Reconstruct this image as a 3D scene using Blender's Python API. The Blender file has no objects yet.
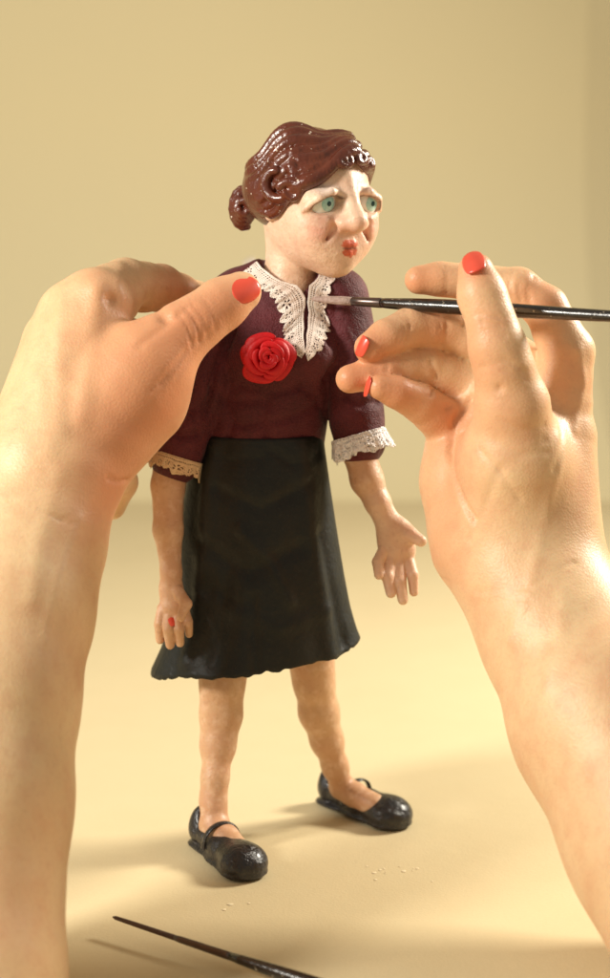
import bpy, math, random
import numpy as np
from mathutils import Vector, Matrix
random.seed(4); rng=np.random.RandomState(4)
S=0.04                      # one working unit = 4 cm
scene=bpy.context.scene
# ------------------------------------------------------------------ camera frame
CAM=np.array([0.,-18.,6.5]); TH=math.atan(2.8/18.0); D0=math.hypot(18,2.8)
FW=np.array([0,math.cos(TH),-math.sin(TH)]); UP=np.array([0,math.sin(TH),math.cos(TH)]); RT=np.array([1.,0,0])
def ray(px,py):
    return FW+RT*((px-305)/100/D0)+UP*((489-py)/100/D0)
def P(px,py,y):
    d=ray(px,py); t=(y-CAM[1])/d[1]; return CAM+d*t
def PZ(px,py,z):
    d=ray(px,py); t=(z-CAM[2])/d[2]; return CAM+d*t
def N(px,py,y,r):
    d=ray(px,py); t=(y-CAM[1])/d[1]; return (CAM+d*t, r/100*t/D0)
# ------------------------------------------------------------------ sdf tools
def smin(a,b,k):
    if k<=0: return np.minimum(a,b)
    h=np.maximum(k-np.abs(a-b),0)/k
    return np.minimum(a,b)-h*h*k*0.25
def prim(p,q):
    if q[0]=='c':
        _,a,b,ra,rb,fl=q
        ba=b-a; pa=p-a; h=np.clip((pa@ba)/max(ba@ba,1e-9),0,1)
        v=pa-h[...,None]*ba
        if fl is not None:
            n,s=fl; v=v+(s-1)*(v@n)[...,None]*n
        return np.sqrt((v*v).sum(-1))-(ra+(rb-ra)*h)
    _,c,r,R=q
    l=(p-c)@R
    k0=np.sqrt(((l/r)**2).sum(-1)); k1=np.sqrt(((l/(r*r))**2).sum(-1))+1e-9
    return k0*(k0-1)/k1
def geval(p,g):
    d=None
    for q in g['p']:
        e=prim(p,q); d=e if d is None else smin(d,e,g['kin'])
    return d
def sdf(p,groups,post=None):
    p=np.asarray(p,dtype=float); F=np.full(p.shape[:-1],1e3)
    for g in groups:
        d=geval(p,g)
        F=-smin(-F,d,g['k']) if g['op']=='sub' else smin(F,d,g['k'])
    if post: F=post(p,F)
    return F
I3=np.eye(3)
def ch(pts,kin=.05,k=.06,op='add',flat=None):
    ps=[]
    for (a,ra),(b,rb) in zip(pts[:-1],pts[1:]):
        ps.append(('c',np.array(a,float),np.array(b,float),ra,rb,flat))
    return dict(p=ps,kin=kin,k=k,op=op)
def fin(pts,kin=.05,k=.06,f=.90):      # finger: waist between the joints
    out=[pts[0]]
    for (a,ra),(b,rb) in zip(pts[:-1],pts[1:]):
        a=np.array(a);b=np.array(b)
        if np.linalg.norm(a-b)>1.6*(ra+rb)*.5: out.append(((a+b)/2,(ra+rb)/2*f))
        out.append((b,rb))
    return ch(out,kin,k)
def merge(gs,kin,k):
    return dict(p=[q for g in gs for q in g['p']],kin=kin,k=k,op='add')
def el(c,r,R=I3,k=.06,op='add'):
    r=np.array(r,float) if hasattr(r,'__len__') else np.array([r,r,r],float)
    return dict(p=[('e',np.array(c,float),r,np.array(R,float))],kin=0,k=k,op=op)
def bbox(g):
    lo=np.full(3,1e9);hi=-lo
    for q in g['p']:
        if q[0]=='c':
            m=max(q[3],q[4]); lo=np.minimum(lo,np.minimum(q[1],q[2])-m); hi=np.maximum(hi,np.maximum(q[1],q[2])+m)
        else:
            e=np.sqrt(((q[3]*q[2])**2).sum(1)); lo=np.minimum(lo,q[1]-e); hi=np.maximum(hi,q[1]+e)
    return lo,hi
def mesh_sdf(groups,h,post=None,clip=None):
    lo=np.full(3,1e9);hi=-lo
    for g in groups:
        if g['op']=='sub': continue
        a,b=bbox(g); lo=np.minimum(lo,a);hi=np.maximum(hi,b)
    lo-=4*h;hi+=4*h
    if clip is not None:
        lo=np.maximum(lo,clip[0]);hi=np.minimum(hi,clip[1])
    n=np.ceil((hi-lo)/h).astype(int)+1
    F=np.full(tuple(n),1.0,dtype=np.float32)
    for g in groups:
        a,b=bbox(g); m=max(g['k'],g['kin'])+3*h
        i0=np.maximum(np.floor((a-m-lo)/h).astype(int),0); i1=np.minimum(np.ceil((b+m-lo)/h).astype(int)+1,n)
        if (i1<=i0).any(): continue
        X=np.stack(np.meshgrid(*[(lo[c]+h*np.arange(i0[c],i1[c])).astype(np.float32) for c in range(3)],indexing='ij'),-1)
        d=geval(X,g); sl=tuple(slice(i0[c],i1[c]) for c in range(3))
        F[sl]=-smin(-F[sl],d,g['k']) if g['op']=='sub' else smin(F[sl],d,g['k'])
    if post:
        X=np.stack(np.meshgrid(*[lo[c]+h*np.arange(n[c]) for c in range(3)],indexing='ij'),-1)
        F=post(X,F)
    F[0]=1;F[-1]=1;F[:,0]=1;F[:,-1]=1;F[:,:,0]=1;F[:,:,-1]=1
    Sg=F<0
    cnt=np.zeros(tuple(n-1),dtype=np.int8)
    offs=[(a,b,c) for a in (0,1) for b in (0,1) for c in (0,1)]
    for o in offs: cnt+=Sg[o[0]:n[0]-1+o[0],o[1]:n[1]-1+o[1],o[2]:n[2]-1+o[2]]
    cells=np.argwhere((cnt>0)&(cnt<8)); ids=np.full(tuple(n-1),-1,dtype=np.int32)
    ids[cells[:,0],cells[:,1],cells[:,2]]=np.arange(len(cells))
    vals={o:F[cells[:,0]+o[0],cells[:,1]+o[1],cells[:,2]+o[2]].astype(float) for o in offs}
    pos=np.zeros((len(cells),3));c=np.zeros(len(cells))
    for a in offs:
        for ax in range(3):
            if a[ax]==0:
                b=list(a);b[ax]=1;b=tuple(b); va,vb=vals[a],vals[b]
                m=(va<0)!=(vb<0); t=np.where(m,va/np.where(m,va-vb,1),0)
                pos+=m[:,None]*(np.array(a)+t[:,None]*(np.array(b)-np.array(a))); c+=m
    V=lo+h*(cells+pos/c[:,None])
    faces=[]
    for ax in range(3):
        u,w=(ax+1)%3,(ax+2)%3
        s0=[slice(None)]*3;s1=[slice(None)]*3;s0[ax]=slice(0,-1);s1[ax]=slice(1,None)
        A=Sg[tuple(s0)];B=Sg[tuple(s1)]
        E=np.argwhere(A!=B); ins=A[E[:,0],E[:,1],E[:,2]]
        ok=(E[:,u]>=1)&(E[:,w]>=1)&(E[:,u]<n[u]-1)&(E[:,w]<n[w]-1); E=E[ok];ins=ins[ok]
        qs=[]
        for du,dw in ((-1,-1),(0,-1),(0,0),(-1,0)):
            e=E.copy();e[:,u]+=du;e[:,w]+=dw; qs.append(ids[e[:,0],e[:,1],e[:,2]])
        Q=np.stack(qs,1); Q[~ins]=Q[~ins][:,::-1]; faces.append(Q)
    return V,np.concatenate(faces)
def hit(px,py,groups,post=None,t0=9,off=0):
    d=ray(px,py);d=d/np.linalg.norm(d);t=t0
    for _ in range(160):
        e=float(sdf((CAM+d*t)[None],groups,post)[0])
        if e<.002 or t>26: break
        t+=max(e*.6,.002)
    p=CAM+d*t
    g=np.array([float(sdf((p+o)[None],groups,post)[0]-sdf((p-o)[None],groups,post)[0]) for o in np.eye(3)*.02])
    g/=np.linalg.norm(g)+1e-9
    return p+g*off,g,t<20
# ------------------------------------------------------------------ objects
ORG={}
def link(o): scene.collection.objects.link(o)
def empty(name,loc,label,category,parent=None):
    o=bpy.data.objects.new(name,None); link(o); o.empty_display_size=.02
    loc=np.array(loc,float); ORG[o.name]=loc
    o.location=loc*S; o['label']=label;o['category']=category
    return o
def mk(name,V,Fc,mat,parent=None,col=None,smooth=True,solid=0,sub=0,label=None,origin=None):
    V=np.asarray(V,float); c=V.mean(0) if origin is None else np.array(origin,float)
    me=bpy.data.meshes.new(name); me.from_pydata(((V-c)*S).tolist(),[],Fc.tolist() if hasattr(Fc,'tolist') else Fc); me.update()
    if smooth: me.polygons.foreach_set('use_smooth',np.ones(len(me.polygons),dtype=bool))
    o=bpy.data.objects.new(name,me);link(o)
    ORG[o.name]=c
    if parent is not None:
        o.parent=parent; o.location=(c-ORG[parent.name])*S
    else: o.location=c*S
    if col is not None:
        a=me.color_attributes.new('Col','FLOAT_COLOR','POINT')
        a.data.foreach_set('color',np.concatenate([col,np.ones((len(col),1))],1).astype(np.float32).ravel())
    me.materials.append(mat)
    if solid:
        m=o.modifiers.new('t','SOLIDIFY');m.thickness=solid*S;m.offset=0
    if sub:
        m=o.modifiers.new('s','SUBSURF');m.levels=sub;m.render_levels=sub
    if label:o['label']=label
    return o
def normals(V,Fq):
    n=np.zeros_like(V); a=V[Fq[:,2]]-V[Fq[:,0]];b=V[Fq[:,3]]-V[Fq[:,1]];f=np.cross(a,b)
    for i in range(4): np.add.at(n,Fq[:,i],f)
    return n/(np.linalg.norm(n,axis=1)[:,None]+1e-12)
def crease(V,nrm,line,w,depth):
    d=np.full(len(V),1e9)
    for a,b in zip(line[:-1],line[1:]):
        ba=b-a;pa=V-a;h=np.clip((pa@ba)/(ba@ba+1e-9),0,1);d=np.minimum(d,np.linalg.norm(pa-h[:,None]*ba,axis=1))
    return V-nrm*(depth*np.exp(-(d/w)**2))[:,None]
# ------------------------------------------------------------------ materials
def mat(name,base,rough=.5,bump=None,attr=False,var=None,sss=0,spec=.5,coat=0,sheen=0,metal=0,bump2=None):
    m=bpy.data.materials.new(name);m.use_nodes=True;nt=m.node_tree;b=nt.nodes['Principled BSDF'];L=nt.links.new
    tc=nt.nodes.new('ShaderNodeTexCoord');mp=nt.nodes.new('ShaderNodeMapping');mp.inputs['Scale'].default_value=(1/S,)*3
    L(tc.outputs['Object'],mp.inputs['Vector']);co=mp.outputs['Vector']
    if attr:
        a=nt.nodes.new('ShaderNodeAttribute');a.attribute_name='Col';src=a.outputs['Color']
    else:
        a=nt.nodes.new('ShaderNodeRGB');a.outputs[0].default_value=(*base,1);src=a.outputs[0]
    for v in (var or []):
        sc,c2,f=v[:3];th=v[3] if len(v)>3 else (.35,.7)
        n=nt.nodes.new('ShaderNodeTexNoise');n.inputs['Scale'].default_value=sc;n.inputs['Detail'].default_value=5;L(co,n.inputs['Vector'])
        r=nt.nodes.new('ShaderNodeMapRange');r.inputs['From Min'].default_value=th[0];r.inputs['From Max'].default_value=th[1];r.inputs['To Max'].default_value=f
        L(n.outputs['Fac'],r.inputs['Value'])
        x=nt.nodes.new('ShaderNodeMix');x.data_type='RGBA';x.blend_type=v[4] if len(v)>4 else 'MIX'
        L(r.outputs[0],x.inputs['Factor']);L(src,x.inputs['A']);x.inputs['B'].default_value=(*c2,1);src=x.outputs['Result']
    L(src,b.inputs['Base Color'])
    b.inputs['Roughness'].default_value=rough;b.inputs['Metallic'].default_value=metal;b.inputs['Specular IOR Level'].default_value=spec
    if sss:
        b.inputs['Subsurface Weight'].default_value=sss;b.inputs['Subsurface Radius'].default_value=(1,.35,.15);b.inputs['Subsurface Scale'].default_value=.07*S
    if coat: b.inputs['Coat Weight'].default_value=coat;b.inputs['Coat Roughness'].default_value=.15
    if sheen:b.inputs['Sheen Weight'].default_value=sheen;b.inputs['Sheen Roughness'].default_value=.4
    prev=None
    for bp in (bump,bump2):
        if bp:
            sc,st,dist=bp[:3]
            if len(bp)>3:
                n=nt.nodes.new('ShaderNodeTexVoronoi');n.inputs['Scale'].default_value=sc;L(co,n.inputs['Vector']);o=n.outputs['Distance']
            else:
                n=nt.nodes.new('ShaderNodeTexNoise');n.inputs['Scale'].default_value=sc;n.inputs['Detail'].default_value=6;L(co,n.inputs['Vector']);o=n.outputs['Fac']
            bn=nt.nodes.new('ShaderNodeBump');bn.inputs['Strength'].default_value=st;bn.inputs['Distance'].default_value=dist*S
            L(o,bn.inputs['Height'])
            if prev:L(prev,bn.inputs['Normal'])
            prev=bn.outputs[0]
    if prev:L(prev,b.inputs['Normal'])
    return m
M_skin=mat('hand_skin',(.7,.46,.3),.46,bump=(6,.12,.03),bump2=(44,.22,.010,1),attr=True,var=[(1.1,(.62,.27,.13),.38),(5,(.62,.25,.13),.26,(.45,.7)),(24,(.55,.28,.16),.2,(.5,.7))],sss=.17,spec=.42)
M_clay=mat('painted_clay_skin',(.7,.5,.35),.44,bump=(6,.35,.05),bump2=(45,.3,.015),attr=True,var=[(3.5,(.56,.25,.15),.34,(.42,.7)),(11,(.90,.68,.50),.3,(.50,.68)),(26,(.38,.15,.08),.25,(.56,.72))],sss=.1,spec=.45)
M_hair=mat('glazed_brown_clay',(.090,.016,.0065),.25,bump=(5,.4,.07),bump2=(24,.4,.03),var=[(5,(.165,.035,.012),.7),(24,(.85,.72,.58),.85,(.675,.72))],coat=.45)  # pale flecks in the colour: white specks and painted highlight glints
M_blouse=mat('wine_fabric',(.060,.006,.009),.62,bump=(4,.5,.10),bump2=(60,.7,.02),var=[(3,(.115,.011,.017),.8),(50,(.17,.03,.04),.35)],sheen=.1,spec=.35)
M_skirt=mat('black_fabric',(.0055,.0065,.0055),.5,bump=(3,.3,.08),bump2=(20,.35,.02),var=[(3,(.011,.0125,.0105),.8),(50,(.03,.03,.027),.4,(.58,.75))],spec=.36)
M_lace=mat('white_lace',(.88,.81,.74),.9,bump=(30,.3,.01),var=[(6,(.66,.46,.36),.6)])
M_lace2=mat('cream_lace',(.80,.58,.34),.9,bump=(30,.3,.01),var=[(9,(.6,.34,.2),.5)])
M_lace3=mat('bright_lace',(.97,.95,.96),.9,bump=(25,.2,.01))
M_rose=mat('red_enamel',(.62,.004,.009),.5,bump=(6,.5,.05),var=[(5,(.40,.001,.004),.6)],spec=.4)
M_nail=mat('coral_nail_varnish',(.73,.075,.04),.3,coat=.25,bump=(8,.1,.02),var=[(6,(.80,.11,.065),.5)])
M_shoe=mat('black_gloss_paint',(.012,.010,.012),.3,bump=(7,.7,.09),bump2=(40,.4,.02),coat=.25)
M_white=mat('eye_white_paint',(.84,.84,.76),.28,coat=.4)
M_iris=mat('teal_iris_paint',(.30,.60,.54),.3,var=[(26,(.60,.80,.74),.8)],coat=.4)
M_black=mat('black_paint',(.01,.06,.06),.3)
M_handle=mat('black_lacquer_wood',(.012,.008,.006),.25,coat=.5,bump=(20,.2,.03),var=[(25,(.45,.38,.28),.8,(.66,.70))])
M_ferrule=mat('dark_metal',(.12,.09,.08),.3,metal=.8)
M_bristle=mat('pale_bristle',(.42,.30,.25),.6,bump=(60,.6,.03),var=[(30,(.2,.12,.1),.6)])
M_bristle2=mat('brown_bristle',(.10,.05,.03),.6,bump=(60,.6,.03))
M_table=mat('cream_tabletop',(.655,.545,.335),.55,bump=(1.5,.12,.1),bump2=(35,.15,.02),var=[(.25,(.61,.50,.30),.5),(1.3,(.69,.58,.37),.3),(30,(.57,.46,.27),.25)],spec=.2)
M_wall=mat('khaki_wall',(.81,.70,.445),.7,bump=(3,.2,.05),var=[(.08,(.77,.665,.42),.5)],spec=.2)
M_crumb=mat('clay_dust',(.8,.68,.45),.7)
# ------------------------------------------------------------------ setting
def sheet(name,prof,x0,x1,m,nx=2,smooth=True):
    V=[];Fc=[]
    for i in range(nx):
        x=x0+(x1-x0)*i/(nx-1)
        for (y,z) in prof: V.append((x,y,z))
    k=len(prof)
    for i in range(nx-1):
        for j in range(k-1): Fc.append((i*k+j,(i+1)*k+j,(i+1)*k+j+1,i*k+j+1))
    o=mk(name,V,Fc,m,origin=(0,0,0),smooth=smooth);o['kind']='structure';return o
Y0=22.;Rc=9.0
sheet('tabletop',[(-30,0),(-10,0),(10,0),(Y0,0)],-40,40,M_table)
an=np.linspace(0,math.pi/2,40)
cove=[(Y0+Rc*math.sin(a),Rc*(1-math.cos(a))) for a in an]+[(Y0+Rc,20),(Y0+Rc,45)]
sheet('wall',cove,-60,60,M_wall)
nrmc=[(-math.sin(a),math.cos(a)) for a in an]+[(-1,0),(-1,0)]
xs=P(586,200,Y0+Rc-.3)[0]
V=[];Fc=[];pr=[(0,.01),(.5,.10),(1.0,.22),(1.5,.30),(14,.30)]
for (y,z),(ny,nz) in zip(cove,nrmc):
    for dx,dn in pr: V.append((xs+dx,y+ny*dn,z+nz*dn))
for i in range(len(cove)-1):
    for j in range(len(pr)-1):Fc.append((i*5+j,i*5+j+1,(i+1)*5+j+1,(i+1)*5+j))
o=mk('wall_pilaster',V,Fc,mat('olive_wall',(.70,.60,.375),.8),smooth=True);o['kind']='structure'
# ------------------------------------------------------------------ FIGURINE
doll=empty('figurine',(0,.2,0),'hand-made clay woman in wine blouse and black skirt on table','figurine')
Hc=P(316,197,.15); yaw=math.radians(34); pit=math.radians(3)
fy=np.array([math.sin(yaw)*math.cos(pit),-math.cos(yaw)*math.cos(pit),-math.sin(pit)]); fx=np.cross(np.array([0,0,1.]),fy)*1; fx=-fx/np.linalg.norm(fx)
if fx[0]<0: fx=-fx
fz=np.cross(fx,fy); 
if fz[2]<0: fz=-fz
HR=np.stack([fx,fy,fz],1)
def H(x,y,z): return Hc+HR@np.array([x,y,z])
def he(x,y,z,r,k=.06,op='add',R=None): return el(H(x,y,z),r,HR if R is None else R,k,op)
def rollm(a):
    c,s=math.cos(a),math.sin(a); return HR@np.array([[c,0,-s],[0,1,0],[s,0,c]])
EZ=-.005; TLT=.34
head=[he(0,-.02,.0,(.51,.6,.64)), he(0,.12,-.34,(.35,.41,.35),.22), he(0,.38,-.62,(.14,.16,.13),.22)]
for s in (-1,1):
    head+=[he(s*.27,.37,-.25,(.17,.18,.18),.2), he(s*.19,.34,-.42,(.13,.16,.15),.2), he(s*.30,.645,EZ+.0,(.12,.06,.08),.14,'sub'),
           he(s*.25,.405,EZ-.01,(.195,.18,.155),.03)]
    # heavy lid, high at the nose and sagging outwards
    head+=[ch([(H(s*.12,.548,EZ+.088),.022),(H(s*.22,.585,EZ+.083),.038),(H(s*.34,.555,EZ+.015),.042),(H(s*.45,.45,EZ-.10),.024)],.03,.05)]
    head+=[ch([(H(s*.12,.54,EZ-.135),.014),(H(s*.25,.56,EZ-.175),.022),(H(s*.40,.46,EZ-.15),.012)],.03,.05)]
head+=[ch([(H(0,.50,.20),.06),(H(0,.60,.0),.064),(H(0,.70,-.195),.110)],.05,.10)]
for s in (-1,1): head+=[he(s*.105,.63,-.22,(.074,.078,.060),.06), ch([(H(s*.18,.58,-.26),.012),(H(s*.23,.52,-.37),.016),(H(s*.23,.46,-.48),.012)],.02,.08,'sub') ]
MZ=.080
head+=[he(-.01,.40,-.47,(.18,.17,.13),.14),
       ch([(H(-.085,.54,-.53+MZ),.018),(H(-.035,.58,-.497+MZ),.030),(H(0,.58,-.500+MZ),.028),(H(.035,.58,-.497+MZ),.030),(H(.085,.54,-.53+MZ),.018)],.02,.03),
       ch([(H(-.06,.545,-.570+MZ),.024),(H(0,.575,-.586+MZ),.036),(H(.06,.545,-.570+MZ),.024)],.02,.015),
       he(-.51,-.04,-.12,(.05,.09,.12),.03), he(.51,-.04,-.12,(.05,.09,.12),.03)]
for s in (-1,1):
    head+=[he(s*.25,.60,EZ-.045,(.156,.22,.072),.010,'sub',rollm(s*-TLT))]
body=list(head)
body+=[ch([N(292,225,.32,28),N(292,262,.33,25),N(288,300,.35,34)],.06,.05)]
body+=[ch([N(275,320,.4,45),N(265,440,.35,45),N(260,600,.35,55)],.1,.1)]
body+=[ch([N(235,310,.35,22),N(196,385,.15,21),N(172,462,.0,18),N(168,485,-.05,16.5),N(168,530,-.15,14.5),N(171,572,-.25,10),N(171,590,-.28,10.5)],.06,.08)]
body+=[ch([N(171,588,-.28,12),N(174,608,-.34,14)],.05,.04,flat=(np.array([0,1.,0]),1.5))]
for a,b,c,r in (((162,608,-.33),(159,624,-.4),(160,640,-.38),5.2),((169,613,-.36),(168,630,-.46),(170,645,-.42),5.4),((177,613,-.37),(179,630,-.46),(180,643,-.42),5.2),((184,608,-.34),(188,622,-.4),(189,634,-.37),4.8)):
    body+=[ch([N(*a,r),N(*b,r),N(*c,r-.8)],.01,.012)]
body+=[ch([N(178,592,-.36,6.5),N(186,604,-.50,6),N(181,617,-.56,5)],.02,.02)]
body+=[ch([N(335,300,.35,22),N(350,375,.25,20),N(358,448,.12,17),N(367,480,.05,16),N(378,503,.0,12.5),N(386,520,-.03,11)],.06,.08)]
body+=[ch([N(386,518,-.03,12),N(395,535,-.06,18),N(397,550,-.08,19)],.05,.05,flat=(np.array([0,1.,0]),1.6))]
for a,b,c,r in (((385,548,-.1),(378,562,-.22),(379,575,-.30),6.2),((392,556,-.1),(388,577,-.26),(391,593,-.32),6.6),((400,560,-.1),(400,582,-.26),(403,600,-.30),6.6),((408,556,-.08),(413,575,-.22),(414,592,-.24),6.0)):
    body+=[ch([N(*a,r),N(*b,r-.2),N(*c,r-1.3)],.015,.012)]
body+=[ch([N(396,526,-.05,9),N(410,534,-.14,7.5),N(421,541,-.2,6)],.02,.05)]
body+=[ch([N(222,600,.2,27),N(223,668,.06,22),N(222,688,.02,20),N(221,715,.02,19.5),N(218,745,-.05,16),N(215,778,-.16,12),N(213,800,-.2,11.5),N(215,822,-.28,14)],.12,.08)]
body+=[ch([N(213,826,-.28,14),N(226,838,-.5,13),N(240,852,-.75,12)],.05,.06)]
body+=[ch([N(308,600,.4,27),N(312,662,.48,20.5),N(314,682,.52,19),N(319,712,.6,18.5),N(327,740,.68,15),N(335,766,.78,11.5),N(341,783,.86,11)],.12,.08)]
body+=[ch([N(342,787,.88,13),N(355,795,.78,12),N(376,806,.58,12)],.05,.06)]
V,Fq=mesh_sdf(body,.0155)
L=(V-Hc)@HR
col=np.tile(np.array([.64,.39,.235]),(len(V),1))
def bl(mask,c):
    global col
    m=np.clip(mask,0,1)[:,None]; col=col*(1-m)+np.array(c)*m
zz=V[:,2]
bl(np.clip((zz-5.6)/.4,0,1),(.84,.57,.40))
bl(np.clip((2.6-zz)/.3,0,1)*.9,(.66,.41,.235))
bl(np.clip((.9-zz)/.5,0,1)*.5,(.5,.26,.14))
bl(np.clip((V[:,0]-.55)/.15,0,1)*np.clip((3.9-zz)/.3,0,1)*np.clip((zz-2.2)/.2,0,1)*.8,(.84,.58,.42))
g=lambda x,y,z,r: np.exp(-(((L[:,0]-x)/r[0])**2+((L[:,1]-y)/r[1])**2+((L[:,2]-z)/r[2])**2))
for s in (-1,1):
    bl(.65*g(s*.3,.5,-.28,(.15,.3,.13)),(.80,.33,.25)); bl(.6*g(s*.25,.55,EZ+.10,(.15,.2,.06)),(.72,.60,.55)); bl(.55*g(s*.25,.55,EZ-.17,(.14,.2,.03)),(.55,.30,.22))
    u=(L[:,0]-s*.25); vv=L[:,2]-(EZ-.045)
    ca,sa=math.cos(s*-TLT),math.sin(s*-TLT); uu=u*ca+vv*sa; ww=-u*sa+vv*ca
    r=np.sqrt((uu/.162)**2+(ww/.078)**2); bl(np.exp(-((r-1)/.10)**2)*(L[:,1]>.3)*np.where(ww>0,.95,.3),(.07,.03,.025))
    a=L[:,2]-(.31-.55*np.maximum(np.abs(L[:,0])-.12,0)); bl(np.exp(-(a/.012)**2)*((L[:,0]*s>.09)&(L[:,0]*s<.40)&(L[:,1]>.2))*.5,(.36,.15,.09))
bl(.5*g(0,.7,-.22,(.14,.2,.10)),(.80,.38,.26))
lx,lz=L[:,0],L[:,2]-MZ; front=(L[:,1]>.44)
rag=.20*np.sin(lx*95)+.18*np.sin(lz*120+lx*60)
lip=np.maximum.reduce([1.22-(((lx-.03)/.066)**2+((lz+.497)/.040)**2),1.22-(((lx+.03)/.066)**2+((lz+.497)/.040)**2),1.22-((lx/.082)**2+((lz+.575)/.048)**2)])+rag
bl(np.clip(lip*4,0,1)*front*.96,(.62,.075,.016))
bl(np.exp(-((lz+.538-.004*np.sin(lx*60))/.012)**2)*(np.abs(lx)<.075)*front*.85,(.10,.01,.01))
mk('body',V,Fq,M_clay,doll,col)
def cap(c,ax,R,ang,n=20,m=8):
    ax=ax/np.linalg.norm(ax);u=np.cross(ax,[0,0,1.]);u/=np.linalg.norm(u);w=np.cross(u,ax)
    V=[c+ax*R];Fc=[]
    for i in range(1,m+1):
        t=ang*i/m
        for j in range(n):
            p=2*math.pi*j/n;V.append(c+R*(ax*math.cos(t)+math.sin(t)*(u*math.cos(p)+w*math.sin(p))))
    for j in range(n):Fc.append((0,1+j,1+(j+1)%n))
    for i in range(m-1):
        for j in range(n):
            a=1+i*n;Fc.append((a+j,a+n+j,a+n+(j+1)%n,a+(j+1)%n))
    return np.array(V),Fc
for s in (-1,1):
    c=H(s*.25,.395,EZ-.02)
    v,f=cap(c,fy,.172,math.pi*.7,28,16);e=mk('eye',v,f,M_white,doll)
    ax=HR@np.array([.14+.05*s,1,-.07])
    v,f=cap(c,ax,.1755,.45);mk('iris',v,f,M_iris,e)
    v,f=cap(c,ax,.1785,.14);mk('pupil',v,f,M_black,e)
# ---- hair: cap of glazed clay with sculpted waves
hc=np.array([-.02,-.14,.14]); hr=np.array([.56,.56,.54])
hair=[he(*hc,tuple(hr),.02), he(-.2,-.22,.06,(.44,.46,.40),.05)]
def spline(pts,n):
    pts=np.array(pts,float);out=[]
    for i in range(n+1):
        t=i/n*(len(pts)-1);j=min(int(t),len(pts)-2);f=t-j
        p0=pts[max(j-1,0)];p1=pts[j];p2=pts[j+1];p3=pts[min(j+2,len(pts)-1)]
        out.append(.5*((2*p1)+(-p0+p2)*f+(2*p0-5*p1+4*p2-p3)*f*f+(-p0+3*p1-3*p2+p3)*f**3))
    return np.array(out)
def llock(pts,r0,r1,k=.010,n=36,amp=.02,ph=0,lift=0.0,fr=15,rad=.018):
    q=spline(pts,n);out=[]
    for i,p in enumerate(q):
        t=i/n; rr=(r0+(r1-r0)*t)*(.6+.4*math.sin(math.pi*min(1,t*1.1+.1)))
        d=p-hc; s1=1/np.sqrt(((d/hr)**2).sum()); a=hc+d*s1
        s2=1/np.sqrt(((p/np.array([.51,.6,.64]))**2).sum()); b=p*s2
        c=a if np.linalg.norm(a)>np.linalg.norm(b) else b
        c=c*(1.015+lift+rad*math.sin(t*fr+ph+1.2))
        c=c+np.array([0,0,amp*math.sin(t*fr+ph)])
        out.append((H(*c),rr*(1+.14*math.sin(t*fr+ph+1.2))))
    return ch(out,.006,k)
base=[(.13,.49,.44),(-.12,.53,.37),(-.33,.44,.22),(-.48,.30,.03),(-.56,.10,-.11),(-.54,-.2,-.14),(-.4,-.5,-.05)]
top =[(.20,.26,.62),(-.02,.18,.68),(-.22,.02,.64),(-.38,-.15,.52),(-.48,-.28,.37),(-.42,-.5,.18),(-.3,-.62,.05)]
for i in range(7):
    t=i/6
    pts=[np.array(a)*(1-t)+np.array(b)*t for a,b in zip(base,top)]
    hair.append(llock(pts,.080 if i==0 else .070,.058,amp=.048*(1-.4*t),ph=.4+t*1.0+.25*math.sin(i*1.7),lift=[.03,-.008,.010,-.004,.01,-.004,.0][i]))
baseR=[(.10,.49,.45),(.24,.48,.42),(.40,.38,.30),(.52,.18,.15),(.54,-.05,.04),(.5,-.3,.0)]
topR=[(.20,.25,.62),(.28,.15,.61),(.38,.0,.53),(.46,-.15,.42),(.48,-.3,.3),(.4,-.45,.2)]
for i in range(4):
    t=i/3
    pts=[np.array(a)*(1-t)+np.array(b)*t for a,b in zip(baseR,topR)]
    hair.append(llock(pts,.062,.048,amp=.036,ph=t*1.5+1,lift=.006*(i%2)))
def curl(c0l,R0,rr,turns,ph,sx=1.15,sz=.9,out=.03,end=.8):
    c0=H(*c0l);nn=c0-H(*hc);nn/=np.linalg.norm(nn);u=np.cross(nn,fz);u/=np.linalg.norm(u);w=np.cross(u,nn);pts=[]
    for i in range(26):
        a=i/25*math.pi*2*turns; R=R0*(1-i/25*end)
        pts.append((c0+nn*(out+.02*i/25)+u*R*math.cos(a+ph)*sx+w*R*math.sin(a+ph)*sz,rr*(1-.3*i/25)))
    return ch(pts,.006,.015)
hair.append(curl((-.55,.15,.15),.19,.062,.85,2.4,1.05,1.1,.0,.5))
hair.append(curl((-.49,.30,.07),.10,.045,.9,.4,1.2,1.0,.02,.5))
hair.append(curl((.30,.47,.34),.070,.034,1.0,0,1.2,.9,-.005))
hair.append(curl((.13,.52,.385),.078,.036,1.0,1.5,1.2,.8,.0))
hair.append(curl((-.07,.54,.36),.076,.034,1.0,2.6,1.2,.8,.005))
bc=P(245,208,.50)
hair.append(el(bc,(.11,.14,.17),k=.04))
for i in range(4):
    pts=[]
    for j in range(12):
        a=j/11*math.pi*1.6+i*1.1; R=.15-.032*i
        pts.append((bc+np.array([math.cos(a)*R*.8-.01,-.07-.03*i,math.sin(a)*R*1.3]),.036))
    hair.append(ch(pts,.006,.01))
V,Fq=mesh_sdf(hair,.0135)
mk('hair',V,Fq,M_hair,doll)
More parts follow.
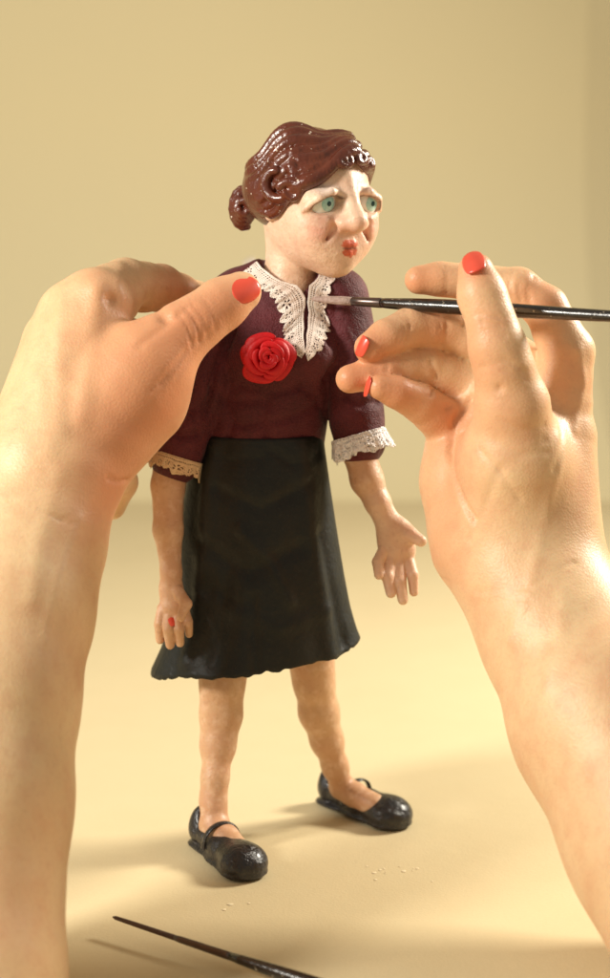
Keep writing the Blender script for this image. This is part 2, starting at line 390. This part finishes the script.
# blouse
FL=(np.array([0,1.,0]),1.25)
blouse=[ch([N(287,300,.36,50),N(276,350,.33,62),N(266,400,.33,60),N(260,432,.33,61),N(260,446,.33,61)],.15,.1,flat=FL),
        ch([N(240,294,.36,27),N(330,292,.36,27)],.1,.15),
        el(P(255,358,-.02),(.24,.22,.24),k=.16),el(P(312,352,-.02),(.24,.22,.24),k=.16),
        ch([N(234,303,.33,31),N(205,380,.15,31),N(180,440,.02,26),N(176,460,-.02,25)],.1,.03),
        ch([N(338,298,.33,31),N(352,365,.24,29),N(356,415,.16,26),N(360,441,.12,26)],.1,.03)]
wr=[]
for pl,d in (([(212,390),(235,402),(262,400)],.016),([(205,415),(240,425),(290,418),(318,405)],.020),([(300,385),(318,400),(326,420)],.016),([(240,385),(280,392),(310,384)],.016),([(336,300),(330,340),(326,380)],.045),([(232,330),(214,372),(208,410)],.045),([(346,395),(360,405),(378,402)],.025),([(165,425),(180,436),(198,434)],.03),([(170,405),(190,412),(205,405)],.025),([(300,330),(318,345),(330,372)],.016),([(270,395),(262,415),(266,440)],.015),([(225,400),(232,420),(228,440)],.018),([(345,330),(356,350),(352,372)],-.015)):
    wr.append(([hit(*q,blouse)[0] for q in pl],d))
neck_cut=[ch([N(289,220,.28,33),N(290,284,.30,33)],.02,.03,'sub')]
V,Fq=mesh_sdf(blouse+neck_cut,.02)
nn=normals(V,Fq)
for l,d in wr: V=crease(V,nn,l,.045,d*1.5)
mk('blouse',V,Fq,M_blouse,doll)
# lace helper: soft fine openwork
def lace(name,f,nu,nv,m,per,label=None,solid=.005,scal=.22,jit=.001):
    V=[];Fc=[];r=np.random.RandomState(int(per*7)+nu)
    for i in range(nu+1):
        for j in range(nv+1):
            V.append(f(i/nu,j/nv)+r.normal(0,jit,3))
    mo=r.uniform(-1,1,(80,4))
    def keep(u,v):
        uu=u+.25/per*math.sin(u*17)+.12/per*math.sin(u*41)
        k=int(uu*per)%80;q=mo[k]
        s=abs(math.sin(math.pi*uu*per))*(.75+.25*q[0])
        if v>1-scal and v>1-scal+scal*s: return False
        a=(uu*per)%1-.5+.08*q[1]; b=(v-.60-.06*q[2])*2.2
        rr=math.hypot(a,b);an=math.atan2(b,a)+q[3]
        if .12<rr<.32 and math.cos(5*an)>.05+.2*q[0]: return False
        if rr>.36 and v>.35 and (int(u*nu)%3==0) and (int(v*nv)%3==0): return False
        if .06<v<.32 and (int(u*nu)%4<2) and (int(v*nv)%4<2): return False
        return True
    for i in range(nu):
        for j in range(nv):
            if keep((i+.5)/nu,(j+.5)/nv): Fc.append((i*(nv+1)+j,(i+1)*(nv+1)+j,(i+1)*(nv+1)+j+1,i*(nv+1)+j+1))
    return mk(name,V,Fc,m,doll,solid=solid,label=label)
def poly(pts,t):
    pts=np.array(pts,float);d=np.r_[0,np.cumsum(np.linalg.norm(np.diff(pts,axis=0),axis=1))];t=t*d[-1]
    return np.array([np.interp(t,d,pts[:,k]) for k in range(pts.shape[1])])
full=blouse+[ch([N(289,240,.3,29),N(288,290,.34,30)],.02,.03)]
def collar(inner,outer,nu,nv,per,ph=0):
    cu,cv=16,5
    G=np.zeros((cu+1,cv+1,3))
    for i in range(cu+1):
        a=poly(inner,i/cu);b=poly(outer,i/cu);last=None
        b=b+np.array([2.4*math.sin(i*1.3+ph),1.8*math.sin(i*1.9+ph)]); a=a+np.array([.5*math.sin(i*2.1+ph),0])
        for j in range(cv+1):
            q=a+(b-a)*j/cv; p,n,ok=hit(q[0],q[1],full,off=.020)
            if not ok and last is not None: p=last+np.array([(b-a)[0]/cv/100,0.05,-(b-a)[1]/cv/100])
            G[i,j]=p; last=p
    def f(u,v):
        x=u*cu;y=v*cv;i=min(int(x),cu-1);j=min(int(y),cv-1);x-=i;y-=j
        p=(G[i,j]*(1-x)+G[i+1,j]*x)*(1-y)+(G[i,j+1]*(1-x)+G[i+1,j+1]*x)*y
        return p+np.array([0,-1,0])*(.008*math.sin(u*per*2*math.pi)*v+.012*math.sin(u*31+ph)*v+.006*math.sin(u*57)*v)
    return lace('lace_collar',f,nu,nv,M_lace,per)
collar([(252,257),(262,268),(277,280),(300,287),(305,298),(303,318),(305,352)],[(236,266),(245,281),(263,293),(277,308),(280,332),(284,348),(299,360)],230,40,14)
collar([(322,268),(317,279),(309,286),(307,298),(308,318),(306,352)],[(341,272),(335,287),(329,299),(330,322),(327,346),(310,360)],190,37,12,2)
def cuff(c0,c1,r0,r1,m,per,seed,lab,ruf=.02,sol=.007,jit=.001):
    c0=np.array(c0);c1=np.array(c1);ax=c1-c0;ln=np.linalg.norm(ax);ax/=ln
    u=np.cross(ax,[0,1,0.]);u/=np.linalg.norm(u);w=np.cross(ax,u)
    def f(a,v):
        t=2*math.pi*a; r=r0+(r1-r0)*v+ruf*v*(.6*math.sin(t*per+seed)+.8*math.sin(t*7+seed)+.6*math.sin(t*11+2*seed)+.4*math.sin(t*29))
        return c0+ax*ln*v*(1+.1*math.sin(t*5+seed)+.06*math.sin(t*13))+(u*math.cos(t)+w*math.sin(t))*r
    lace('lace_cuff',f,340,22,m,per,lab,sol,.22,jit)
cuff(P(178,456,-.02),P(173,472,-.04),.258,.280,M_lace2,16,1,'cream scalloped lace cuff',.012)
cuff(P(358,434,.12),P(364,455,.09),.272,.310,M_lace3,17,2,'bright white ruffled lace cuff',.018,.008,.003)
cuff(P(358,436,.12),P(364,453,.09),.266,.298,M_lace3,13,4,'bright white ruffled lace cuff',.018,.008,.003)
# skirt
rows=[(433,200,322,.47),(450,196,324,.50),(480,188,328,.55),(530,180,335,.61),(580,177,342,.65),(620,170,348,.68),(645,160,353,.71),(664,150,357,.74)]
nth=320;V=[];Fc=[];nr=60
R=np.array(rows,float)
def smooth_rand(n,per):
    a=rng.normal(0,1,per); x=np.arange(n)/n*per; i=x.astype(int); f=x-i; f=f*f*(3-2*f); return a[i%per]*(1-f)+a[(i+1)%per]*f
rj=smooth_rand(nth,110); rk=smooth_rand(nth,13)
for i in range(nr+1):
    t=i/nr; py=433+t*231
    x0=np.interp(py,R[:,0],R[:,1]);x1=np.interp(py,R[:,0],R[:,2]);dp=np.interp(py,R[:,0],R[:,3])
    a=P(x0,py,.28);b=P(x1,py,.28);c=(a+b)/2;hw=(b[0]-a[0])/2;cz=P(260,py,.28)[2]
    for j in range(nth):
        th=2*math.pi*j/nth
        fold=t**2*(.03*math.sin(3*th+.6)+.012*math.sin(7*th+2)*t)+.005*t**4*rk[j]
        wv=.02*math.sin(3*th+t*7)*t
        zz=cz+ t**10*(.025*math.sin(3*th+1)+.016*rk[j])+t**30*.010*rj[j]+t**3*.15*math.cos(th)
        V.append((c[0]+math.cos(th)*(hw+fold*.6),.28+math.sin(th)*(dp+fold*1.3+wv),zz+.07*t))
for i in range(nr):
    for j in range(nth):Fc.append((i*nth+j,(i+1)*nth+j,(i+1)*nth+(j+1)%nth,i*nth+(j+1)%nth))
V=np.array(V);Fa=np.array(Fc)
nn=normals(V,Fa)
if (nn[:,1]*(V[:,1]-.28)).mean()<0: nn=-nn;Fa=Fa[:,::-1]
for pl,d,w in ((([(212,450),(206,540),(196,620),(188,665)]),-.05,.10),(([(300,450),(312,540),(322,600),(330,660)]),-.05,.12),(([(252,600),(254,640),(256,665)]),.03,.07),(([(228,570),(222,620),(214,660)]),.04,.09),(([(200,545),(250,572),(300,548)]),.035,.08),(([(215,490),(260,508),(310,485)]),.03,.06),(([(320,540),(332,600),(344,650)]),.03,.08),(([(230,610),(280,628),(330,612)]),-.02,.07),(([(240,530),(270,560),(290,600)]),-.03,.06),(([(205,455),(230,462),(262,458)]),.02,.04),(([(270,452),(295,466),(318,460)]),.02,.04),(([(190,600),(215,590),(240,604)]),.02,.04)):
    ln=[]
    for q in pl:
        p=P(q[0],q[1],-.3);ln.append(V[np.argmin(((V-p)[:,[0,2]]**2).sum(1)+(V[:,1]>.2)*9)])
    V=crease(V,nn,ln,w,d)
mk('skirt',V,Fa,M_skirt,doll,solid=.022)
# rose
rc,rn,_=hit(267,358,blouse,off=.02)
rn=rn*.4+np.array([.05,-1,.1]);rn/=np.linalg.norm(rn);ru=np.cross(rn,[0,0,1.]);ru/=np.linalg.norm(ru);rw=np.cross(ru,rn)
V=[];Fc=[]
def petal(th,r,hgt,wd,op,rise):
    b=len(V);na,nh=16,9;ph=random.uniform(0,6)
    for i in range(na+1):
        a=-1+2*i/na
        for j in range(nh+1):
            h=j/nh; e=h*(1-.24*a**4-.05*math.cos(a*3+ph)*h)
            rad=r*(.45+op*e)+.07*a*r
            z=hgt*(math.sin(min(e*1.75,1.75)))-rise*e**5
            rad+=.035*e**6
            an=th+a*wd
            V.append(rc+ru*rad*math.cos(an)+rw*rad*math.sin(an)*.97+rn*z)
    for i in range(na):
        for j in range(nh):Fc.append((b+i*(nh+1)+j,b+(i+1)*(nh+1)+j,b+(i+1)*(nh+1)+j+1,b+i*(nh+1)+j+1))
for i,(n,r,hg,wd,op,ri) in enumerate(((5,.24,.11,.85,.55,.045),(4,.20,.165,.95,.48,.035),(3,.155,.20,1.2,.42,.02),(3,.10,.225,1.2,.38,.01),(2,.055,.235,1.7,.32,.0),(1,.022,.225,2.8,.3,.0))):
    for k in range(n):petal(2*math.pi*k/n+i*.9+random.uniform(-.2,.2),r*random.uniform(.95,1.05),hg*random.uniform(.92,1.08),wd,op,ri)
mk('rose_brooch',V,Fc,M_rose,doll,solid=.026,sub=1)
# shoes
def shoe(hp,tp,wd):
    hp=np.array(hp,float);tp=np.array(tp,float);hp[2]=tp[2]=0
    Ln=np.linalg.norm(tp-hp);f=(tp-hp)/Ln;sd=np.cross(f,[0,0,1.]);Rm=np.stack([f,sd,[0,0,1.]],1)
    Q=lambda x,y,z:hp+Rm@np.array([x*Ln,y,z])
    gs=[ch([(Q(.14,0,.2),.165*wd),(Q(.5,.0,.15),.175*wd),(Q(.78,0,.14),.20*wd)],.1,.05,flat=(np.array([0,0,1.]),1.15)),
        el(Q(.11,0,.24),(.14,.165*wd,.22),Rm,.06), el(Q(.79,.0,.13),(.25,.235*wd,.165),Rm,.1),
        ch([(Q(.1,0,.05),.175*wd),(Q(.5,0,.05),.19*wd),(Q(.79,0,.05),.245*wd)],.1,.02,flat=(np.array([0,0,1.]),4.)),
        el(Q(.35,0,.42),(.30,.14*wd,.28),Rm,.03,'sub')]
    gs.append(el(Q(.36,0,-.015),(.13,.4,.06),Rm,.02,'sub'))
    post=lambda p,F:np.maximum(F,(.006-p[...,2]))
    V,Fq=mesh_sdf(gs,.018,post)
    o=mk('shoe',V,Fq,M_shoe,doll)
    V=[];Fc=[]
    n=24
    for i in range(n+1):
        a=math.pi*i/n; c=Q(.40+.03*math.sin(a),.185*wd*math.cos(a),.14+.235*math.sin(a)**.8)
        nrm=Rm@np.array([0,math.cos(a),math.sin(a)])
        for (dx,dn) in ((-.045,0),(-.038,.03),(.038,.03),(.045,0)):
            V.append(c+f*dx+nrm*dn)
    for i in range(n):
        for j in range(4):Fc.append((i*4+j,i*4+(j+1)%4,(i+1)*4+(j+1)%4,(i+1)*4+j))
    mk('shoe_strap',V,Fc,M_shoe,o,sub=1)
shoe(PZ(199,843,0),PZ(256,884,0),1.0)
shoe(PZ(323,802,0),PZ(408,832,0),1.0)
# ------------------------------------------------------------------ nails
def nail(c,n,d,w,l,parent,name='fingernail',bend=.7,m=M_nail,solid=.010,sq=.38):
    n=n/np.linalg.norm(n);d=d-n*(d@n);d/=np.linalg.norm(d);s=np.cross(d,n)
    V=[];Fc=[];nu,nv=14,14
    Rr=w/math.sin(bend)
    for i in range(nu+1):
        u=-1+2*i/nu
        for j in range(nv+1):
            v=-1+2*j/nv
            x=u*math.sqrt(1-v*v*sq);y=v*math.sqrt(1-u*u*sq)
            V.append(c+s*Rr*math.sin(x*bend)+n*(Rr*(math.cos(x*bend)-1)-.12*y*y*l)+d*y*l)
    for i in range(nu):
        for j in range(nv):Fc.append((i*(nv+1)+j,(i+1)*(nv+1)+j,(i+1)*(nv+1)+j+1,i*(nv+1)+j+1))
    return mk(name,V,Fc,m,parent,solid=solid)
p,n,ok=hit(172,622,body,off=.01); nail(p,n,np.array([.2,0,-1.]),.035,.045,doll,solid=.012)
# ------------------------------------------------------------------ PERSON (two arms)
person=empty('person',(0,-6,0),'person with coral nail varnish painting the figurine, bare forearms and hands','person')
def skincol(V,reds_shade):
    col=np.tile(np.array([.79,.55,.315]),(len(V),1))
    for p,r,c,a in reds_shade:
        m=(a*np.exp(-((V-p)**2).sum(1)/(r*r)))[:,None];col=col*(1-m)+np.array(c)*m
    return col
RED=(.64,.21,.095)
rh=[]
rh.append(merge([ch([N(515,510,-1.1,62),N(528,575,-1.3,69),N(560,632,-1.6,78),N(611,720,-2.2,99),N(680,834,-3,114),N(760,975,-4,128),N(860,1150,-5.2,140)]),
 ch([N(515,520,-1.1,62),N(558,400,-.9,32)]),ch([N(505,520,-1.0,60),N(520,390,-.68,34)]),ch([N(492,525,-.95,56),N(488,400,-.55,34)]),
 ch([N(484,545,-1.0,52),N(462,480,-.8,38),N(454,430,-.62,28)]),ch([N(520,535,-1.2,58),N(516,470,-1.33,54)]),ch([N(545,565,-1.3,60),N(563,440,-1.0,33)])],.20,.1))
rh.append(ch([N(520,520,-1.2,50),N(514,455,-1.42,50),N(512,405,-1.6,36),N(504,368,-1.67,28.5),N(497,345,-1.68,27),N(490,318,-1.66,22.5),N(482,295,-1.6,23),N(476,271,-1.54,18)],.10,.20))
rh.append(fin([N(562,400,-.95,30),N(567,352,-.9,27),N(546,308,-.82,21.5),N(518,289,-.76,21),N(470,282,-.66,17.5),N(440,279,-.66,16.5),N(419,280,-.68,14.5)],.06,.06,.95))
rh.append(fin([N(528,372,-.6,29),N(488,345,-.45,27),N(448,328,-.5,24.5),N(410,328,-.68,20.5),N(386,338,-.86,18.5),N(370,348,-.95,16)],.04,.010,.95))
rh.append(fin([N(510,398,-.55,29),N(460,383,-.5,25.5),N(424,368,-.62,22.5),N(384,371,-.85,18),N(350,379,-.95,14.5)],.04,.010,.95))
rh.append(fin([N(472,434,-.65,29),N(446,423,-.72,24),N(420,403,-.9,19.5),N(396,392,-1.05,16),N(380,387,-1.12,13)],.04,.010,.95))
def arm(name,gs,h,creases,reds_shade,clip=None,lab=None):
    V,Fq=mesh_sdf(gs,h,clip=clip)
    nn=normals(V,Fq)
    for pl,w,d in creases:
        V=crease(V,nn,[hit(*q,gs)[0] for q in pl],w,d)
    R2=[(hit(px,py,gs)[0],r,c,a) for px,py,r,c,a in reds_shade]
    return mk(name,V,Fq,M_skin,person,skincol(V,R2),label=lab)
cr=[([(470,398),(456,420),(450,450),(458,490),(474,520)],.035,.050),([(446,408),(470,398),(500,388)],.03,.030),
    ([(442,578),(480,592),(530,588),(575,562)],.022,.013),([(440,590),(480,604),(530,600)],.02,.010),
    ([(463,318),(480,314),(500,318)],.018,.017),([(464,326),(482,322),(503,327)],.018,.017),([(466,334),(484,330),(506,335)],.016,.012),([(480,368),(505,360),(525,372)],.03,.014),([(482,376),(506,370),(528,380)],.02,.010),
    ([(405,309),(410,326),(405,343)],.016,.020),([(400,312),(405,328),(400,343)],.014,.012),([(440,306),(447,325),(442,345)],.018,.024),([(434,306),(440,325),(436,345)],.014,.012),([(385,356),(388,372),(384,388)],.016,.018),([(430,360),(437,378),(430,396)],.018,.022),
    ([(534,276),(527,292),(531,308)],.016,.020),([(524,271),(518,287),(521,301)],.016,.016),([(514,270),(509,285),(511,298)],.016,.012),([(445,266),(448,280),(445,294)],.016,.014),
    ([(425,440),(450,438),(465,430)],.02,.022),([(500,420),(520,430),(545,425)],.03,.010),([(495,440),(520,455),(548,452)],.03,.010),([(480,450),(500,470),(520,500)],.025,.012),
    ([(470,540),(500,470),(545,440)],.04,.012),([(575,430),(584,385),(578,350)],.05,-.018),([(510,640),(530,590),(540,540)],.07,-.012),([(545,690),(560,640),(565,590)],.07,-.010),([(555,470),(562,440),(560,400)],.04,.014),([(545,520),(556,480),(560,440)],.06,-.010)]
rd=[(475,262,.3,RED,.65),(420,280,.3,RED,.65),(375,345,.3,RED,.7),(350,378,.3,RED,.7),(400,395,.3,RED,.7),(440,330,.25,RED,.5),(545,300,.4,RED,.45),(440,540,.5,RED,.35),(575,380,.4,RED,.4),(450,420,.35,RED,.65),(520,420,.4,RED,.35),(480,360,.3,RED,.45),(585,480,.4,RED,.3),(455,480,.4,RED,.35),(490,320,.2,RED,.4)]
ra=arm('arm',rh,.028,cr,rd,clip=(np.array([-9,-6.2,-4.]),np.array([6.2,4,9.])),lab='forearm and hand pinching a thin paintbrush')
def put_nail(px,py,gs,parent,d,w,l,nadj=None,push=.010,bend=.7,sq=.38):
    p,n,ok=hit(px,py,gs,off=push)
    if nadj is not None: n=n+np.array(nadj);n/=np.linalg.norm(n)
    return nail(p,n,np.array(d,float),w,l,parent,bend=bend,sq=sq)
put_nail(473,261,rh,ra,(-.35,.35,1),.100,.145,(-.25,-.0,.5))
put_nail(361,346,rh,ra,(-.6,0,-.7),.075,.10,(-.5,0,.1),.012,.85)
put_nail(367,386,rh,ra,(-1,0,-.25),.070,.10,(-.1,0,.2),.012,.85)
lh=[]
lh.append(merge([ch([N(48,480,-1.75,64),N(28,540,-2.0,75),N(5,610,-2.4,86),N(-18,700,-2.9,94),N(-32,800,-3.4,101),N(-52,990,-4.2,114),N(-70,1160,-5.0,122)]),
 ch([N(50,470,-1.75,60),N(96,306,-1.05,35)]),ch([N(45,470,-1.7,60),N(74,318,-.85,38)]),ch([N(42,470,-1.6,60),N(62,350,-.6,42)]),ch([N(48,480,-1.5,58),N(70,410,-.5,42)]),
 ch([N(55,485,-1.75,58),N(105,420,-1.5,52),N(138,385,-1.42,46),N(154,370,-1.38,36)]),ch([N(98,430,-1.5,46),N(146,402,-1.28,39)])],.20,.1))
lh.append(ch([N(125,390,-1.45,44),N(148,359,-1.43,36),N(170,341,-1.37,30.5),N(186,330,-1.3,28.5),N(203,318,-1.24,25.5),N(222,304,-1.15,25),N(241,292,-1.08,20.5)],.09,.2))
lh.append(fin([N(98,304,-1.0,36),N(125,286,-.5,27),N(160,288,0,23),N(196,302,.55,20),N(238,318,1.05,17),N(262,325,1.15,15)],.06,.09,.97))
lh.append(ch([N(80,330,-.7,38),N(125,345,.0,27),N(180,355,.8,22),N(235,365,1.15,17)],.06,.05))
lh.append(ch([N(75,380,-.6,38),N(120,405,.1,27),N(175,400,.85,21),N(220,400,1.1,17)],.06,.05))
lh.append(ch([N(85,440,-.9,38),N(110,465,-.45,24),N(119,482,-.1,18),N(112,506,.0,14)],.06,.03))
cr=[([(186,308),(196,322),(200,342)],.02,.014),([(178,313),(188,328),(192,346)],.02,.011),([(192,304),(203,318),(207,338)],.016,.009),([(205,300),(213,315),(216,330)],.02,.008),
    ([(140,345),(160,330),(182,312)],.04,.014),([(110,300),(140,312),(165,318)],.06,.045),
    ([(108,478),(118,482),(128,480)],.02,.024),([(30,320),(40,380),(50,450)],.09,-.010),([(62,290),(58,350),(60,430)],.08,-.015),([(97,290),(92,350),(80,420)],.09,-.020),([(96,288),(98,296),(98,304)],.12,-.02),([(10,500),(60,520),(105,505)],.022,.008),([(40,512),(70,524),(104,515)],.020,.007),([(200,338),(178,365),(160,385)],.02,.010),([(212,332),(190,358),(176,378)],.02,.008),([(186,350),(168,372),(150,392)],.02,.010),([(120,262),(118,285),(122,300)],.06,-.012),([(30,600),(38,540),(60,470)],.08,-.011),([(45,640),(58,580),(80,520)],.06,-.009)]
rd=[(235,300,.3,RED,.65),(200,320,.4,RED,.6),(165,345,.6,RED,.65),(180,290,.45,(.45,.14,.055),.8),(165,410,.5,RED,.75),(115,490,.35,RED,.7),(95,290,.4,RED,.35),(115,360,.55,(.66,.31,.15),.55),(120,440,.45,RED,.6),(90,510,.4,RED,.4)]  # skin redness, plus dark brown shade painted between index finger and thumb
la=arm('arm',lh,.028,cr,rd,clip=(np.array([-5.6,-6.2,-4.]),np.array([9,4,9.])),lab='forearm and hand gripping the figurine by its shoulder')
put_nail(246,289,lh,la,(.8,-.05,.45),.118,.155,(.15,-.2,.2),.014,.8,.46)
# ------------------------------------------------------------------ brushes
def lathe(a,b,prof,n=24):
    a=np.array(a,float);b=np.array(b,float);ax=b-a;Ln=np.linalg.norm(ax);ax/=Ln
    u=np.cross(ax,[0,0.3,1.]);u/=np.linalg.norm(u);w=np.cross(ax,u);V=[];Fc=[]
    for (t,r) in prof:
        for j in range(n):
            p=2*math.pi*j/n;V.append(a+ax*Ln*t+(u*math.cos(p)+w*math.sin(p))*r)
    for i in range(len(prof)-1):
        for j in range(n):Fc.append((i*n+j,i*n+(j+1)%n,(i+1)*n+(j+1)%n,(i+1)*n+j))
    Fc.append(tuple(range(n-1,-1,-1)));k=(len(prof)-1)*n;Fc.append(tuple(k+j for j in range(n)))
    return V,Fc
tip=P(312,300.5,-.36)
q0,_,_=hit(316,301,full,off=.06); tip=np.array([tip[0],q0[1]-.02,tip[2]])
end=P(900,333,-3.3)
br=empty('paintbrush',tip,'thin black paintbrush held in fingers, tip touching the lace collar','paintbrush')
v,f=lathe(tip,end,[(0,.012),(.008,.024),(.03,.036),(.06,.044),(.09,.038)]);mk('bristles',v,f,M_bristle,br)
v,f=lathe(tip,end,[(.082,.036),(.083,.042),(.1,.044),(.14,.05),(.141,.047)]);mk('ferrule',v,f,M_ferrule,br)
v,f=lathe(tip,end,[(.138,.045),(.15,.05),(.2,.062),(.27,.070),(.35,.070),(.5,.056),(.7,.045),(1,.035)]);mk('handle',v,f,M_handle,br)
a=PZ(113,917,.16);b=PZ(420,1020,.08)
b2=empty('paintbrush',a,'slender dark paintbrush lying on the cream table','paintbrush')
v,f=lathe(a,b,[(0,.008),(.01,.018),(.08,.022),(.25,.026)]);mk('bristles',v,f,M_bristle2,b2)
v,f=lathe(a,b,[(.22,.025),(.24,.03),(.4,.036),(.42,.035)]);mk('ferrule',v,f,M_ferrule,b2)
v,f=lathe(a,b,[(.41,.035),(.45,.044),(.55,.058),(.7,.07),(1,.065)]);mk('handle',v,f,M_handle,b2)
V=[];Fc=[]
for i in range(16):
    cx,cy=random.choice(((385,868),(225,905),(400,875)))
    p=PZ(cx+random.gauss(0,14),cy+random.gauss(0,4),.0);r=random.uniform(.006,.02);b0=len(V)
    for k in range(6):V.append((p[0]+r*math.cos(k*1.047)*random.uniform(.7,1.8),p[1]+r*math.sin(k*1.047)*1.5,.004))
    V.append((p[0],p[1],.004+r*.35))
    for k in range(6):Fc.append((b0+k,b0+(k+1)%6,b0+6))
o=mk('clay_crumbs',V,Fc,M_crumb);o['kind']='stuff';o['label']='pale crumbs of clay scattered on the table';o['category']='clay crumbs'
# ------------------------------------------------------------------ light
w=bpy.data.worlds.new('World');scene.world=w;w.use_nodes=True
w.node_tree.nodes['Background'].inputs[0].default_value=(1,.92,.75,1);w.node_tree.nodes['Background'].inputs[1].default_value=.37
def area(name,loc,tgt,size,energy,colr):
    l=bpy.data.lights.new(name,'AREA');l.shape='DISK';l.size=size*S;l.energy=energy;l.color=colr
    o=bpy.data.objects.new(name,l);link(o);o.location=np.array(loc)*S
    o.rotation_euler=(Vector(np.array(tgt)*S)-o.location).to_track_quat('-Z','Y').to_euler()
area('key_lamp',(15,6.5,13),(0,1,2),5,9.5,(1,.93,.79))
area('front_left_fill',(-16,-10,13),(0,8,4.5),4.5,8.8,(1,.95,.85))  # unseen fill lamp at front left, brightening the hands from that side
# ------------------------------------------------------------------ camera
cd=bpy.data.cameras.new('camera');cam=bpy.data.objects.new('camera',cd);link(cam)
cam.location=CAM*S;cam.rotation_euler=(math.pi/2-TH,0,0)
cd.sensor_fit='VERTICAL';cd.sensor_height=24;cd.lens=12/(4.89/D0);cd.clip_start=.01;cd.clip_end=50
cd.dof.use_dof=True;cd.dof.focus_distance=17.2*S;cd.dof.aperture_fstop=5.6
scene.camera=cam
scene.view_settings.view_transform='Standard';scene.view_settings.look='None';scene.view_settings.exposure=0
